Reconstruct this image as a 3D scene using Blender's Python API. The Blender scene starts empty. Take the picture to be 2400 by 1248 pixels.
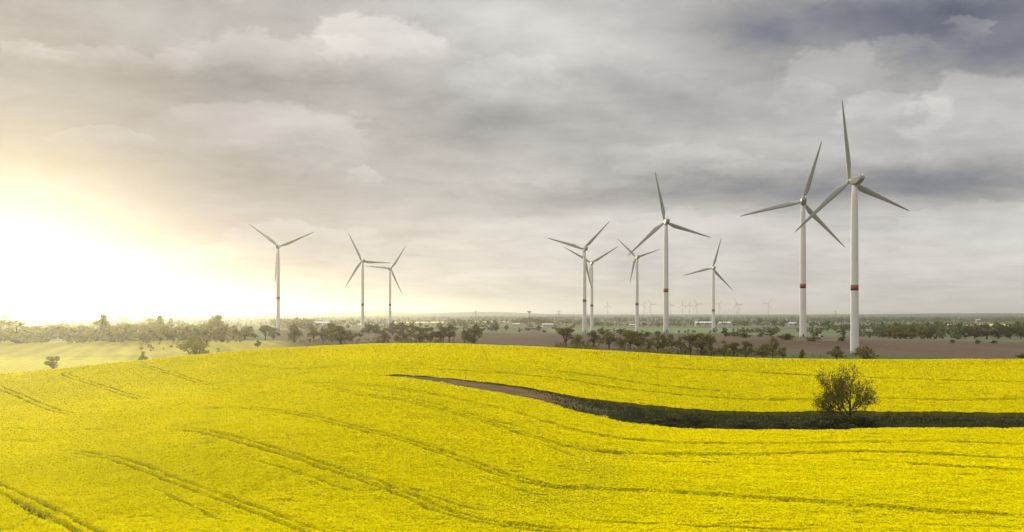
import bpy, math, random
import numpy as np
from mathutils import Vector, Matrix
R = math.radians
SC = bpy.context.scene
COL = SC.collection
rng = np.random.default_rng(7)
random.seed(7)

# ------------------------------------------------------------------ camera
CAM_Z = 30.0            # eye height; all ground heights below are relative to it
F = 2800.0              # focal length in photograph pixels (photograph 2400 wide)
CX, CY = 1200.0, 745.0  # vanishing point of the view axis on the photograph
cam = bpy.data.cameras.new('camera')
cam.sensor_fit = 'HORIZONTAL'; cam.sensor_width = 36.0; cam.lens = 42.0
cam.shift_y = 121 / 2400
cam.clip_start = 1.0; cam.clip_end = 60000.0
co = bpy.data.objects.new('camera', cam); COL.objects.link(co)
co.location = (0, 0, CAM_Z); co.rotation_euler = (R(90), 0, 0)
SC.camera = co

# ------------------------------------------------------------------ exposure
SC.view_settings.view_transform = 'Standard'; SC.view_settings.look = 'None'
SC.view_settings.exposure = 0.0; SC.view_settings.gamma = 1.0
SC.view_settings.use_curve_mapping = False
SC.cycles.use_denoising = True
SC.cycles.max_bounces = 6; SC.cycles.diffuse_bounces = 3; SC.cycles.glossy_bounces = 2
SC.cycles.transparent_max_bounces = 4; SC.cycles.volume_bounces = 1
SC.cycles.sample_clamp_indirect = 4.0

# ------------------------------------------------------------------ sun
SUN_AZ, SUN_EL = -24.0, 2.6
sun = bpy.data.lights.new('sun', 'SUN'); sun.energy = 3.1; sun.angle = R(9); sun.color = (1.0, 0.885, 0.48)
so = bpy.data.objects.new('sun', sun); COL.objects.link(so)
sv = Vector((math.sin(R(SUN_AZ)) * math.cos(R(SUN_EL)), math.cos(R(SUN_AZ)) * math.cos(R(SUN_EL)), math.sin(R(SUN_EL))))
so.rotation_euler = (-sv).to_track_quat('-Z', 'Y').to_euler()

# ------------------------------------------------------------------ sky
W = bpy.data.worlds.new('World'); SC.world = W; W.use_nodes = True
NT = W.node_tree; NT.nodes.clear()
def lk(a, b): NT.links.new(a, b)
def setin(sock, v):
    if isinstance(v, (int, float)): sock.default_value = v
    elif isinstance(v, tuple): sock.default_value = v
    else: lk(v, sock)
def M(op, *a, clamp=False):
    n = NT.nodes.new('ShaderNodeMath'); n.operation = op; n.use_clamp = clamp
    for i, v in enumerate(a): setin(n.inputs[i], v)
    return n.outputs[0]
def add(*a):
    r = a[0]
    for b in a[1:]: r = M('ADD', r, b)
    return r
def mul(*a):
    r = a[0]
    for b in a[1:]: r = M('MULTIPLY', r, b)
    return r
def smooth(x, lo, hi, t0=0.0, t1=1.0):
    n = NT.nodes.new('ShaderNodeMapRange'); n.interpolation_type = 'SMOOTHSTEP'
    setin(n.inputs[0], x)
    for i, v in enumerate((lo, hi, t0, t1)): n.inputs[i + 1].default_value = v
    return n.outputs[0]
def comb(x, y, z):
    n = NT.nodes.new('ShaderNodeCombineXYZ')
    for i, v in enumerate((x, y, z)): setin(n.inputs[i], v)
    return n.outputs[0]
def noise(vec, scale, detail, rough=0.55, dist=0.0):
    n = NT.nodes.new('ShaderNodeTexNoise'); n.noise_dimensions = '3D'
    setin(n.inputs['Vector'], vec); n.inputs['Scale'].default_value = scale
    n.inputs['Detail'].default_value = detail; n.inputs['Roughness'].default_value = rough
    n.inputs['Distortion'].default_value = dist
    return n
tc = NT.nodes.new('ShaderNodeTexCoord')
sep = NT.nodes.new('ShaderNodeSeparateXYZ'); lk(tc.outputs['Generated'], sep.inputs[0])
dx, dy, dz = sep.outputs
AZ = mul(M('ARCTAN2', dx, dy), 57.29578)
EL = mul(M('ARCSINE', dz), 57.29578)
hz = add(M('MAXIMUM', dz, 0.0), 0.11)
plane = comb(M('DIVIDE', dx, hz), M('DIVIDE', dy, hz), 0.0)      # the cloud deck, seen from below
big = noise(plane, 0.55, 7, 0.56, 0.2)
fine = noise(plane, 2.3, 8, 0.62, 0.15)
ang = comb(mul(AZ, 0.42), mul(EL, 0.8), 3.7)
wn = noise(ang, 0.9, 8, 0.62)
wn2 = noise(ang, 0.33, 5, 0.55)
s1 = NT.nodes.new('ShaderNodeSeparateColor'); lk(wn.outputs['Color'], s1.inputs[0])
s2 = NT.nodes.new('ShaderNodeSeparateColor'); lk(wn2.outputs['Color'], s2.inputs[0])
def c0(v, k): return mul(add(v, -0.5), k)
wa = add(AZ, c0(s1.outputs[0], 4.2), c0(s2.outputs[0], 6.0))
we = add(EL, c0(s1.outputs[1], 2.6), c0(s2.outputs[1], 2.2))
softa = add(AZ, c0(s2.outputs[1], 8.0)); softe = add(EL, c0(s2.outputs[2], 2.4), c0(s1.outputs[2], 0.8))
def dirdeg(px, py):
    u = (px - CX) / F; t = (CY - py) / F
    return math.degrees(math.atan(u)), math.degrees(math.atan(t / math.sqrt(1 + u * u)))
def blob(px, py, rx, ry, amp, rot=0.0):
    a, e = dirdeg(px, py); ra = rx / F * 57.3; re = ry / F * 57.3
    p = M('DIVIDE', add(softa, -a), ra); q0 = add(softe, -e)
    if rot: q0 = add(q0, mul(add(softa, -a), -rot))
    q = M('DIVIDE', q0, re)
    return mul(M('EXPONENT', mul(add(mul(p, p), mul(q, q)), -1.0)), amp)
def puff(px, py, rx, ry, amp, edge=0.24):     # crisp upper rim, fading underside
    a, e = dirdeg(px, py); ra = rx / F * 57.3; re = ry / F * 57.3
    p = M('DIVIDE', add(wa, -a), ra); q = M('DIVIDE', add(we, -e), re)
    r = M('SQRT', add(mul(p, p), mul(q, q)))
    return mul(smooth(r, 1.0, 1.0 - edge, 0.0, 1.0), smooth(q, -1.0, 0.55), amp * 0.88)
B = smooth(EL, 4.2, 7.6, 0.65, 0.53)
B = add(B, c0(big.outputs[0], 0.50), c0(fine.outputs[0], 0.46), c0(s1.outputs[2], 0.22))
for b in [  # soft light and dark masses of the deck: direction, width, height, strength
    (60, 55, 170, 60, -.10), (450, 0, 260, 30, -.07), (560, 185, 330, 48, -.15), (760, 215, 200, 36, -.08),
    (1210, 285, 250, 48, -.14), (1480, 225, 190, 42, -.11, -.30), (1330, 470, 260, 30, -.12), (1650, 440, 330, 55, -.15),
    (2000, 440, 380, 42, -.19), (2350, 425, 330, 50, -.22), (2350, 40, 430, 120, -.38), (2020, 60, 260, 60, -.16), (2330, 150, 160, 40, -.12),
    (1750, 20, 250, 60, -.06), (1300, 90, 230, 90, .14), (1100, 20, 200, 50, .08), (300, 420, 320, 36, -.04),
    (950, 440, 330, 30, -.05), (1700, 300, 420, 60, .06), (2050, 350, 330, 35, .07), (1000, 330, 300, 60, -.04),
    (1250, 420, 160, 30, .07), (1500, 620, 700, 90, .07), (2150, 560, 330, 70, .05), (60, 330, 140, 60, -.04)]:
    B = add(B, blob(*b))
for b in [
    (880, 105, 190, 82, .24), (620, 125, 240, 66, .15), (250, 130, 210, 42, .12), (40, 118, 130, 34, .12),
    (600, 322, 320, 84, .17), (250, 350, 150, 42, .16), (830, 398, 66, 32, .16), (730, 556, 190, 46, .16),
    (1950, 190, 170, 86, .17), (1800, 230, 160, 55, .09), (2310, 285, 190, 118, .20), (2085, 285, 120, 66, .14), (2290, 78, 44, 34, .16),
    (2140, 125, 80, 30, .10), (1200, 190, 170, 42, .08), (1560, 380, 150, 44, .08), (1780, 400, 160, 30, .07), (2330, 520, 230, 44, .10), (1500, 525, 330, 40, .07)]:
    B = add(B, puff(*b))
def lin(r, g, b): return tuple(((v / 255) / 12.92 if v < 10 else ((v / 255 + .055) / 1.055) ** 2.4) for v in (r, g, b))
sa, se = dirdeg(-20, 618)
pa = mul(add(AZ, -sa), 0.62); pe = mul(add(EL, -se), 1.0)
ang2 = add(mul(pa, pa), mul(pe, pe)); angd_ = M('SQRT', ang2)
ramp = NT.nodes.new('ShaderNodeValToRGB'); lk(B, ramp.inputs[0])
stops = [(0.0, (86, 92, 114)), (0.2, (128, 131, 142)), (0.38, (163, 162, 163)), (0.55, (189, 187, 186)), (0.74, (217, 214, 211)), (1.0, (242, 239, 235))]
el = ramp.color_ramp.elements
while len(el) < len(stops): el.new(0.5)
for e_, (p, c) in zip(el, stops): e_.position = p; e_.color = (*lin(*c), 1)
def mixc(a, b, fac, mode='MIX'):
    n = NT.nodes.new('ShaderNodeMix'); n.data_type = 'RGBA'; n.blend_type = mode
    setin(n.inputs[0], fac); setin(n.inputs[6], a); setin(n.inputs[7], b); return n.outputs[2]
warm = smooth(AZ, 14.0, -24.0)
veil = smooth(angd_, 2.5, 14.0)      # sky darkened and blued near the sun to offset the haze glow
cvt = mixc((0.0, 0.05, 0.36, 1), (1.0, 1.0, 1.0, 1), veil)
cloud = mixc(mixc(ramp.outputs[0], cvt, 1.0, 'MULTIPLY'), (1.02, 1.0, 0.985, 1), warm, 'MULTIPLY')
# glow of the veiled sun
glow = add(mul(M('EXPONENT', mul(ang2, -1 / 5.0)), 0.10), blob(120, 592, 560, 20, 0.14))
gl = NT.nodes.new('ShaderNodeVectorMath'); gl.operation = 'SCALE'; gl.inputs[0].default_value = (0.8, 0.95, 1.0); lk(glow, gl.inputs['Scale'])
cg = mixc(cloud, gl.outputs[0], 1.0, 'ADD')
toward = add(mul(dx, math.sin(R(SUN_AZ - 25))), mul(dy, math.cos(R(SUN_AZ - 25))))
over = mul(smooth(EL, 16.5, 50.0, 1.0, 4.4), add(1.0, mul(toward, smooth(EL, 16.5, 30.0, 0.0, 0.8))))   # an overcast sky is brightest overhead and on the sun's side
below = smooth(dz, -0.02, 0.0, 0.25, 1.0)
sc_ = NT.nodes.new('ShaderNodeVectorMath'); sc_.operation = 'SCALE'; lk(cg, sc_.inputs[0]); lk(mul(over, below), sc_.inputs['Scale'])
bg = NT.nodes.new('ShaderNodeBackground'); lk(sc_.outputs[0], bg.inputs[0]); bg.inputs[1].default_value = 1.0
sky = NT.nodes.new('ShaderNodeTexSky'); sky.sky_type = 'NISHITA'; sky.sun_disc = False
sky.sun_elevation = R(SUN_EL); sky.sun_rotation = R(SUN_AZ) % (2 * math.pi)
bs = NT.nodes.new('ShaderNodeBackground'); lk(sky.outputs[0], bs.inputs[0]); bs.inputs[1].default_value = 0.1
mx = NT.nodes.new('ShaderNodeMixShader'); mx.inputs[0].default_value = 0.94
lk(bs.outputs[0], mx.inputs[1]); lk(bg.outputs[0], mx.inputs[2])
wo = NT.nodes.new('ShaderNodeOutputWorld'); lk(mx.outputs[0], wo.inputs[0])
W.cycles.sampling_method = 'MANUAL'; W.cycles.sample_map_resolution = 1024

# ------------------------------------------------------------------ helpers
def tag(o, label=None, cat=None, group=None, kind=None):
    if label: o['label'] = label
    if cat: o['category'] = cat
    if group: o['group'] = group
    if kind: o['kind'] = kind
    return o
def mesh_np(name, verts, faces, mat, parent=None, smooth_=False, nper=None, attrs=None):
    """verts (n,3); faces (m,k) int array or list of lists"""
    me = bpy.data.meshes.new(name)
    verts = np.asarray(verts, np.float32)
    if isinstance(faces, np.ndarray):
        m, k = faces.shape
        me.vertices.add(len(verts)); me.vertices.foreach_set('co', verts.ravel())
        me.loops.add(m * k); me.loops.foreach_set('vertex_index', faces.astype(np.int32).ravel())
        me.polygons.add(m); me.polygons.foreach_set('loop_start', np.arange(0, m * k, k, dtype=np.int32))
        me.polygons.foreach_set('loop_total', np.full(m, k, np.int32))
        me.update(calc_edges=True)
    else:
        me.from_pydata(verts.tolist(), [], faces)
    if smooth_: me.polygons.foreach_set('use_smooth', np.ones(len(me.polygons), bool))
    for an, dom, typ, dat in (attrs or []):
        a = me.attributes.new(an, typ, dom)
        a.data.foreach_set('color' if 'COLOR' in typ else 'value', np.asarray(dat, np.float32).ravel())
    if mat: me.materials.append(mat)
    o = bpy.data.objects.new(name, me); COL.objects.link(o)
    if parent: o.parent = parent
    return o
def empty(name, loc, rz=0.0):
    o = bpy.data.objects.new(name, None); COL.objects.link(o)
    o.location = loc; o.rotation_euler = (0, 0, rz); o.empty_display_size = 0.5
    return o
def copy_tree(o, parent=None):
    c = o.copy(); COL.objects.link(c); c.parent = parent
    for ch in list(o.children): copy_tree(ch, c)
    return c
def mat(name, col, rough=0.8, var=0.25, scale=1.0, attr=None, spec=0.2, col2=None, trans=0.0):
    m = bpy.data.materials.new(name); m.use_nodes = True; nt = m.node_tree
    b = nt.nodes['Principled BSDF']; b.inputs['Roughness'].default_value = rough
    b.inputs['Specular IOR Level'].default_value = spec
    t = nt.nodes.new('ShaderNodeTexCoord')
    n = nt.nodes.new('ShaderNodeTexNoise'); n.inputs['Scale'].default_value = scale; n.inputs['Detail'].default_value = 4
    nt.links.new(t.outputs['Object'], n.inputs['Vector'])
    mr = nt.nodes.new('ShaderNodeMapRange'); mr.inputs[1].default_value = 0.3; mr.inputs[2].default_value = 0.7
    nt.links.new(n.outputs[0], mr.inputs[0])
    mixn = nt.nodes.new('ShaderNodeMix'); mixn.data_type = 'RGBA'
    if attr == 'color':
        a = nt.nodes.new('ShaderNodeAttribute'); a.attribute_name = 'albedo'
        for i, k in ((6, 1 - var), (7, 1 + var)):
            v = nt.nodes.new('ShaderNodeVectorMath'); v.operation = 'SCALE'; v.inputs['Scale'].default_value = k
            nt.links.new(a.outputs['Color'], v.inputs[0]); nt.links.new(v.outputs[0], mixn.inputs[i])
        nt.links.new(mr.outputs[0], mixn.inputs[0])
    else:
        c2 = col2 or tuple(min(1, c * (1 + var)) for c in col); c1 = col if col2 else tuple(c * (1 - var) for c in col)
        mixn.inputs[6].default_value = (*c1, 1); mixn.inputs[7].default_value = (*c2, 1)
        if attr == 'tint':
            a = nt.nodes.new('ShaderNodeAttribute'); a.attribute_name = 'tint'
            nt.links.new(a.outputs['Fac'], mixn.inputs[0])
        else: nt.links.new(mr.outputs[0], mixn.inputs[0])
    nt.links.new(mixn.outputs[2], b.inputs['Base Color'])
    if trans:
        tr = nt.nodes.new('ShaderNodeBsdfTranslucent'); nt.links.new(mixn.outputs[2], tr.inputs[0])
        ms = nt.nodes.new('ShaderNodeMixShader'); ms.inputs[0].default_value = trans
        nt.links.new(b.outputs[0], ms.inputs[1]); nt.links.new(tr.outputs[0], ms.inputs[2])
        nt.links.new(ms.outputs[0], nt.nodes['Material Output'].inputs[0])
    return m
def hash2(ix, iy, seed):
    h = (ix.astype(np.int64) * 374761393 + iy.astype(np.int64) * 668265263 + seed * 974711) & 0x7fffffff
    h = ((h ^ (h >> 13)) * 1274126177) & 0x7fffffff
    return ((h ^ (h >> 16)) & 0xffff) / 65535.0
def vnoise(x, y, seed):
    ix = np.floor(x); iy = np.floor(y); fx = x - ix; fy = y - iy
    fx = fx * fx * (3 - 2 * fx); fy = fy * fy * (3 - 2 * fy)
    a = hash2(ix, iy, seed); b = hash2(ix + 1, iy, seed); c = hash2(ix, iy + 1, seed); d = hash2(ix + 1, iy + 1, seed)
    return (a * (1 - fx) + b * fx) * (1 - fy) + (c * (1 - fx) + d * fx) * fy - 0.5
def sstep(x, a, b):
    t = np.clip((x - a) / (b - a), 0, 1); return t * t * (3 - 2 * t)

# ------------------------------------------------------------------ terrain
def pchip(x, y, xi):
    x = np.asarray(x, float); y = np.asarray(y, float); h = np.diff(x); d = np.diff(y) / h
    m = np.zeros(len(x)); m[0] = d[0]; m[-1] = d[-1]
    for i in range(1, len(x) - 1):
        if d[i - 1] * d[i] > 0:
            w1 = 2 * h[i] + h[i - 1]; w2 = h[i] + 2 * h[i - 1]
            m[i] = (w1 + w2) / (w1 / d[i - 1] + w2 / d[i])
    k = np.clip(np.searchsorted(x, xi) - 1, 0, len(x) - 2); t = (xi - x[k]) / h[k]
    return (2*t**3 - 3*t**2 + 1) * y[k] + (t**3 - 2*t**2 + t) * h[k] * m[k] + (-2*t**3 + 3*t**2) * y[k+1] + (t**3 - t**2) * h[k] * m[k+1]
# slope of the crop top as seen from the eye, per direction: (slope in 1/2800, distance in m) from the valley to the crest
COLS = {
 -900: [(503,120),(390,150),(300,185),(262,215),(222,260),(195,310),(180,335)],
 0:    [(503,120),(390,150),(300,185),(258,215),(210,260),(163,310),(132,350)],
 300:  [(503,122),(395,150),(315,178),(265,205),(215,240),(160,300),(103,370)],
 600:  [(503,125),(405,150),(305,177),(250,200),(210,232),(155,285),(75,390)],
 900:  [(503,128),(375,160),(275,192),(195,232),(150,268),(105,325),(61,395)],
 1200: [(503,130),(365,170),(255,212),(190,255),(155,285),(115,325),(66,390)],
 1500: [(503,130),(375,172),(295,212),(250,245),(200,280),(145,330),(82,395)],
 1800: [(503,130),(375,175),(300,215),(261,245),(218,285),(155,335),(95,400)],
 2100: [(503,130),(375,175),(302,215),(260,245),(219,285),(158,335),(98,400)],
 2400: [(503,130),(375,175),(302,215),(259,245),(222,285),(160,335),(97,400)],
 3300: [(503,130),(375,175),(302,215),(259,245),(222,285),(160,335),(93,400)]}
CREST = [(-900,178),(0,132),(120,121),(300,103),(500,83),(700,69),(900,61),(1000,60),(1200,66),(1400,76),(1500,82),(1600,88),(1700,92.5),(1850,96.5),(2100,98),(2400,97),(3300,93)]
PX = sorted(COLS); UX = np.array([(p - CX) / F for p in PX])
TT = np.linspace(0, 1, 161); D0 = 110.0
tab = np.zeros((len(PX), len(TT))); DCk = np.zeros(len(PX))
for i, p in enumerate(PX):
    k = COLS[p]; DCk[i] = k[-1][1]
    dd = D0 + TT * (DCk[i] - D0)
    xs = [110] + [a[1] for a in k]; ys = [k[0][0] * k[0][1] / 110 * 1.0] + [a[0] for a in k]
    tab[i] = pchip(xs, ys, dd)
UT = np.linspace(UX[0], UX[-1], 601)
tabU = np.stack([pchip(UX, tab[:, j], UT) for j in range(len(TT))], 1)
DCU = pchip(UX, DCk, UT)
cr = pchip([(c[0] - CX) / F for c in CREST], [c[1] for c in CREST], UT)
tabU += (cr - tabU[:, -1])[:, None] * TT[None, :] ** 3
for _ in range(4):                                   # round the joins between directions
    tabU[1:-1] = (tabU[:-2] + 2 * tabU[1:-1] + tabU[2:]) / 4
tabU /= F
def lut(u, t):
    a = np.clip((u - UT[0]) / (UT[1] - UT[0]), 0, len(UT) - 1.001); b = np.clip(t, 0, 1) * (len(TT) - 1.0)
    i = a.astype(int); j = np.minimum(b.astype(int), len(TT) - 2); fa = a - i; fb = b - j
    return (tabU[i, j] * (1 - fb) + tabU[i, j + 1] * fb) * (1 - fa) + (tabU[i + 1, j] * (1 - fb) + tabU[i + 1, j + 1] * fb) * fa
def dcrest(u): return np.interp(u, UT, DCU)
TURB = [  # px, py of the base; distance; yaw; first blade angle; blade length; height
 (2003, 832, 686, -22, 100.5, 47.2, 99.9), (1882, 795, 875, 6, 73.0, 46.6, 100.6), (1561, 782, 1077, -8, 102.7, 46.3, 100.5),
 (1370, 781, 1414, -20, 45.5, 48.5, 99.3), (1387, 779, 1687, -9, 31.4, 46.4, 97.7), (1493, 782, 1538, -14, 18.0, 35.0, 98.0),
 (1672, 790, 1750, -8, 74.6, 46.8, 100.5), (652, 775, 1414, 0, 22.8, 45.8, 99.0), (850, 778, 1697, -27, 118.2, 46.3, 100.0), (914, 768, 2014, 16, 53.8, 48.5, 98.7)]
PD = np.array([200, 500, 700, 1000, 1500, 2000, 3000, 5000, 8000, 12000, 16000, 20000.])
PZ = np.array([-22, -21.5, -21.2, -19.3, -18.2, -19.5, -19.5, -15, -4, 18, 44, 50.])
HILLS = [(895, 16000, 300, 45), (840, 15500, 500, 14), (1090, 15000, 650, 26), (1180, 15800, 500, 18), (2350, 11500, 1100, 26), (2000, 11000, 900, 12), (680, 14000, 900, 12), (300, 13000, 900, 10),
         (1245, 3100, 32, 9), (1300, 5200, 120, 6), (690, 3000, 60, 4)]
def zplain0(x, y):
    z = np.interp(np.log(np.maximum(y, 150)), np.log(PD), PZ)
    z = z + 0.9 * vnoise(x / 170, y / 230, 3) * sstep(y, 500, 900)
    for px, d, sg, am in HILLS:
        z = z + am * np.exp(-(((x - (px - CX) / F * d) / sg) ** 2 + ((y - d) / (sg * 2.2)) ** 2))
    return z
TB = np.array([((p - CX) / F * d, d, -(q - CY) / F * d) for p, q, d, *_ in TURB])
SGM = 130.0
K = np.exp(-((TB[:, None, :2] - TB[None, :, :2]) ** 2).sum(2) / SGM ** 2)
TW = np.linalg.solve(K, TB[:, 2] - zplain0(TB[:, 0], TB[:, 1]))
def zplain(x, y):
    z = zplain0(x, y)
    for (bx, by, _), w in zip(TB, TW): z = z + w * np.exp(-((x - bx) ** 2 + (y - by) ** 2) / SGM ** 2)
    return z
def zcan(x, y):
    """height of the crop top (or of the open ground plus the crop's height further off), relative to the eye"""
    x = np.asarray(x, float); y = np.asarray(y, float)
    u = np.clip(x / np.maximum(y, 1), UT[0], UT[-1]); dc = dcrest(u)
    yy = np.maximum(y, D0)
    s = lut(u, (yy - D0) / (dc - D0)); past = np.maximum(yy - dc, 0)
    s = s + 0.5 * (2 * 0.006 / 3600) * past ** 2
    zn = -s * yy
    w = sstep(y, dc + 18, dc + 120)
    return zn * (1 - w) + zplain(x, y) * w
CROP = 1.3
NEAR_E = [(885, 880), (1000, 892), (1100, 908), (1250, 935), (1350, 963), (1430, 981), (1500, 993), (1600, 1003), (1700, 1006), (1900, 1007), (1985, 1006), (2060, 1002), (2250, 1002), (2400, 1003), (3200, 1004)]
FAR_E = [(885, 879), (950, 878), (1060, 887), (1200, 903), (1350, 929), (1450, 942), (1600, 957), (1700, 962), (1900, 963), (2100, 963), (2400, 967), (3200, 968)]
def canopy_dist(px, py):
    u = (px - CX) / F; s = (py - CY) / F
    dc = float(dcrest(u)); dd = np.linspace(D0, dc, 1500); ss = lut(np.full(1500, u), (dd - D0) / (dc - D0))
    ss = np.minimum.accumulate(ss)
    return float(np.interp(-s, -ss, dd))
NU = np.array([(p - CX) / F for p, _ in NEAR_E]); ND = np.array([canopy_dist(*p) for p in NEAR_E])
FU = np.array([(p - CX) / F for p, _ in FAR_E]); FD = np.array([canopy_dist(*p) for p in FAR_E])
def hollow(x, y):
    """1 inside the open strip without crop"""
    u = x / np.maximum(y, 1)
    jag = 0.7 * vnoise(x / 0.8, y / 0.8, 21) + 0.9 * vnoise(x / 2.7, y / 2.7, 22)
    dn = np.interp(u, NU, ND); df = np.interp(u, FU, FD)
    return (u > NU[0]) & (y > dn + jag) & (y < df + jag)
def extra_drop(x, y):
    u = x / np.maximum(y, 1); px = u * F + CX
    dn = np.interp(u, NU, ND); df = np.interp(u, FU, FD)
    ins = sstep(y, dn - .3, dn + 2) * (1 - sstep(y, df - 2, df + .5)) * (u > NU[0])
    return ins * np.interp(px, [885, 1100, 1350, 1550, 1800], [-1.18, -1.12, -0.85, -0.25, 0.4])
def zground(x, y):
    """the soil, in world height"""
    x = np.asarray(x, float); y = np.asarray(y, float)
    u = x / np.maximum(y, 1); dc = dcrest(np.clip(u, UT[0], UT[-1]))
    under = 1 - sstep(y, dc + 18, dc + 60)
    return zcan(x, y) - CROP * under - extra_drop(x, y) + CAM_Z
def on_ground(px, d):
    x = (px - CX) / F * d; return Vector((x, d, float(zground(x, d))))
def dist_for_base(px, py):
    """distance at which the open plain shows at this slope"""
    u = (px - CX) / F; dd = np.geomspace(480, 9000, 1500); s = -(zground(u * dd, dd) - CAM_Z) / dd * F
    ok = np.where(s <= py - CY)[0]
    return float(dd[ok[0]]) if len(ok) else 3000.0

# ground sheet
us = np.concatenate([-np.geomspace(8, 0.5, 26)[:-1], np.linspace(-0.5, 0.5, 901), np.geomspace(0.5, 8, 26)[1:]])
ys = np.concatenate([np.linspace(30, 110, 9), np.arange(112, 225, 2.0), np.arange(225, 300, 0.6), np.arange(300, 440, 2.0), np.arange(440, 700, 3.0), np.geomspace(700, 19500, 230)])
U, Y = np.meshgrid(us, ys); X = np.clip(U * Y, -19500, 19500)
Z = zground(X, Y)
V = np.stack([X, Y, Z], 2)
back = []
for yb, sp in ((-300, 3000), (-18000, 19500)):
    back.append(np.stack([np.linspace(-sp, sp, len(us)), np.full(len(us), yb), np.full(len(us), Z[0].mean())], 1))
V = np.concatenate([np.stack([back[1], back[0]]), V], 0)
nr, nc = V.shape[:2]
idx = np.arange(nr * nc).reshape(nr, nc)
faces = np.stack([idx[:-1, :-1], idx[:-1, 1:], idx[1:, 1:], idx[1:, :-1]], 2).reshape(-1, 4)
gx, gy = V[..., 0], np.maximum(V[..., 1], 1.0); gu = gx / gy
alb = np.empty((nr, nc, 3))
def paint(mask, c):
    m = np.clip(mask, 0, 1)[..., None]; alb[:] = alb * (1 - m) + np.array(c) * m
def rect(u0, u1, d0, d1, soft=0.02, wob=0.0):
    w = wob * vnoise(gx / 90, gy / 90, 31)
    return sstep(gu, u0 - .002, u0 + .002) * (1 - sstep(gu, u1 - .002, u1 + .002)) * sstep(gy + w * gy, d0 * (1 - soft), d0 * (1 + soft)) * (1 - sstep(gy + w * gy, d1 * (1 - soft), d1 * (1 + soft)))
# patchwork of the far farmland
ci = np.floor(gx / (gy * 0.10 + 90) + 3 * vnoise(gx / 900, gy / 900, 5)); cj = np.floor(np.log(gy) * 13 + 2 * vnoise(gx / 700, gy / 1500, 6))
h1 = hash2(ci, cj, 9)
pal = np.array([(.10, .115, .05), (.13, .12, .07), (.16, .125, .095), (.11, .15, .06), (.075, .085, .045), (.15, .15, .08)])
alb[:] = pal[np.minimum((h1 * 6).astype(int), 5)]
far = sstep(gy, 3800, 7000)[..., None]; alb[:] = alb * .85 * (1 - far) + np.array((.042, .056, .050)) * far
paint((gy < 500) * 1.0, (.085, .06, .035))
paint(rect(-9, 9, 430, 640, .01), (.085, .085, .035))
brown = (.096, .067, .043)
dfar = np.interp(gu, [-.45, -.16, 0, .12, .25, .43], [1150, 1500, 1400, 1200, 960, 930])
paint(sstep(gy, 598, 606) * (1 - sstep(gy, dfar * .985, dfar * 1.015)) * (gu > -.2) * 1.0, brown)
paint(sstep(gy, 440, 460) * (1 - sstep(gy, 980, 1010)) * (1 - sstep(gu, -.22, -.17)), (.37, .325, .035))  # golden wash of the sun glow painted into the left land's colour
paint(rect(-.6, -.2, 640, 990, .01, .03), (.30, .255, .04))  # field beyond it, with the same glow in its colour
vf = np.interp(gu, [-.05, .06, .12, .3, .36, .42], [500, 640, 712, 700, 650, 560])
paint(sstep(gy, 440, 450) * (1 - sstep(gy, vf - 4, vf + 4)) * (gu > -.05), (.062, .078, .028))
paint(rect(.03, .2, 1550, 2250, .02, .05), (.12, .17, .07))
paint(rect(.2, .30, 1250, 1700, .02, .05), (.12, .14, .07))
paint(rect(.26, .5, 1900, 2400, .02, .04), (.12, .165, .075))
paint(rect(.345, .5, 2900, 3350, .01), (.78, .66, .20))
paint(rect(.395, .415, 3080, 3160, .01), (.10, .11, .06))
paint(rect(-.10, -.055, 3900, 4700, .01), (.72, .62, .2)); paint(rect(-.046, .0, 4300, 4900, .01), (.7, .62, .22))
paint(rect(-.13, -.115, 3300, 3700, .01), (.7, .62, .25)); paint(rect(-.19, -.16, 3400, 3900, .01), (.6, .58, .3))
paint(rect(-.40, -.36, 3300, 3800, .01), (.7, .62, .25))
paint(rect(.234, .272, 858, 868, .004), (.28, .25, .18)); paint(rect(.285, .34, 905, 915, .004), (.17, .14, .1))
# tractor lines across the ploughed land
ln = 0.5 + 0.5 * np.sin((gx * .96 + gy * .28) * 2 * math.pi / 16 + 3 * vnoise(gx / 60, gy / 60, 8))
pl = (gy > 600) * (gy < 1600)
alb *= (1 - 0.16 * ln * pl + pl * (.35 * vnoise(gx / 55, gy / 90, 17) + .25 * vnoise((gx * .96 + gy * .28) / 4, (gy * .96 - gx * .28) / 160, 18)))[..., None]
# the open strip in the crop: bare soil turning to rough grass
px_ = gu * F + CX
inh = hollow(gx, gy) * 1.0
t = sstep(px_ + 200 * vnoise(gx / 7, gy / 5, 12), 1260, 1480)[..., None]
hc = np.array((.122, .078, .034)) * (1 - t) + np.array((.055, .058, .024)) * t
alb[:] = np.where(inh[..., None] > 0, hc * (1 + .25 * vnoise(gx / 3.2, gy / 3.2, 14))[..., None], alb)
M_GROUND = mat('soil and grass', (.1, .1, .1), 0.95, 0.22, 0.35, attr='color', spec=0.05)
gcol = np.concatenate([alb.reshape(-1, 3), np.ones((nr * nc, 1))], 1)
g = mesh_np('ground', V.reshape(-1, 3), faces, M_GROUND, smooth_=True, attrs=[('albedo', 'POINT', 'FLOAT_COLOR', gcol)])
tag(g, kind='structure')

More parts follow.
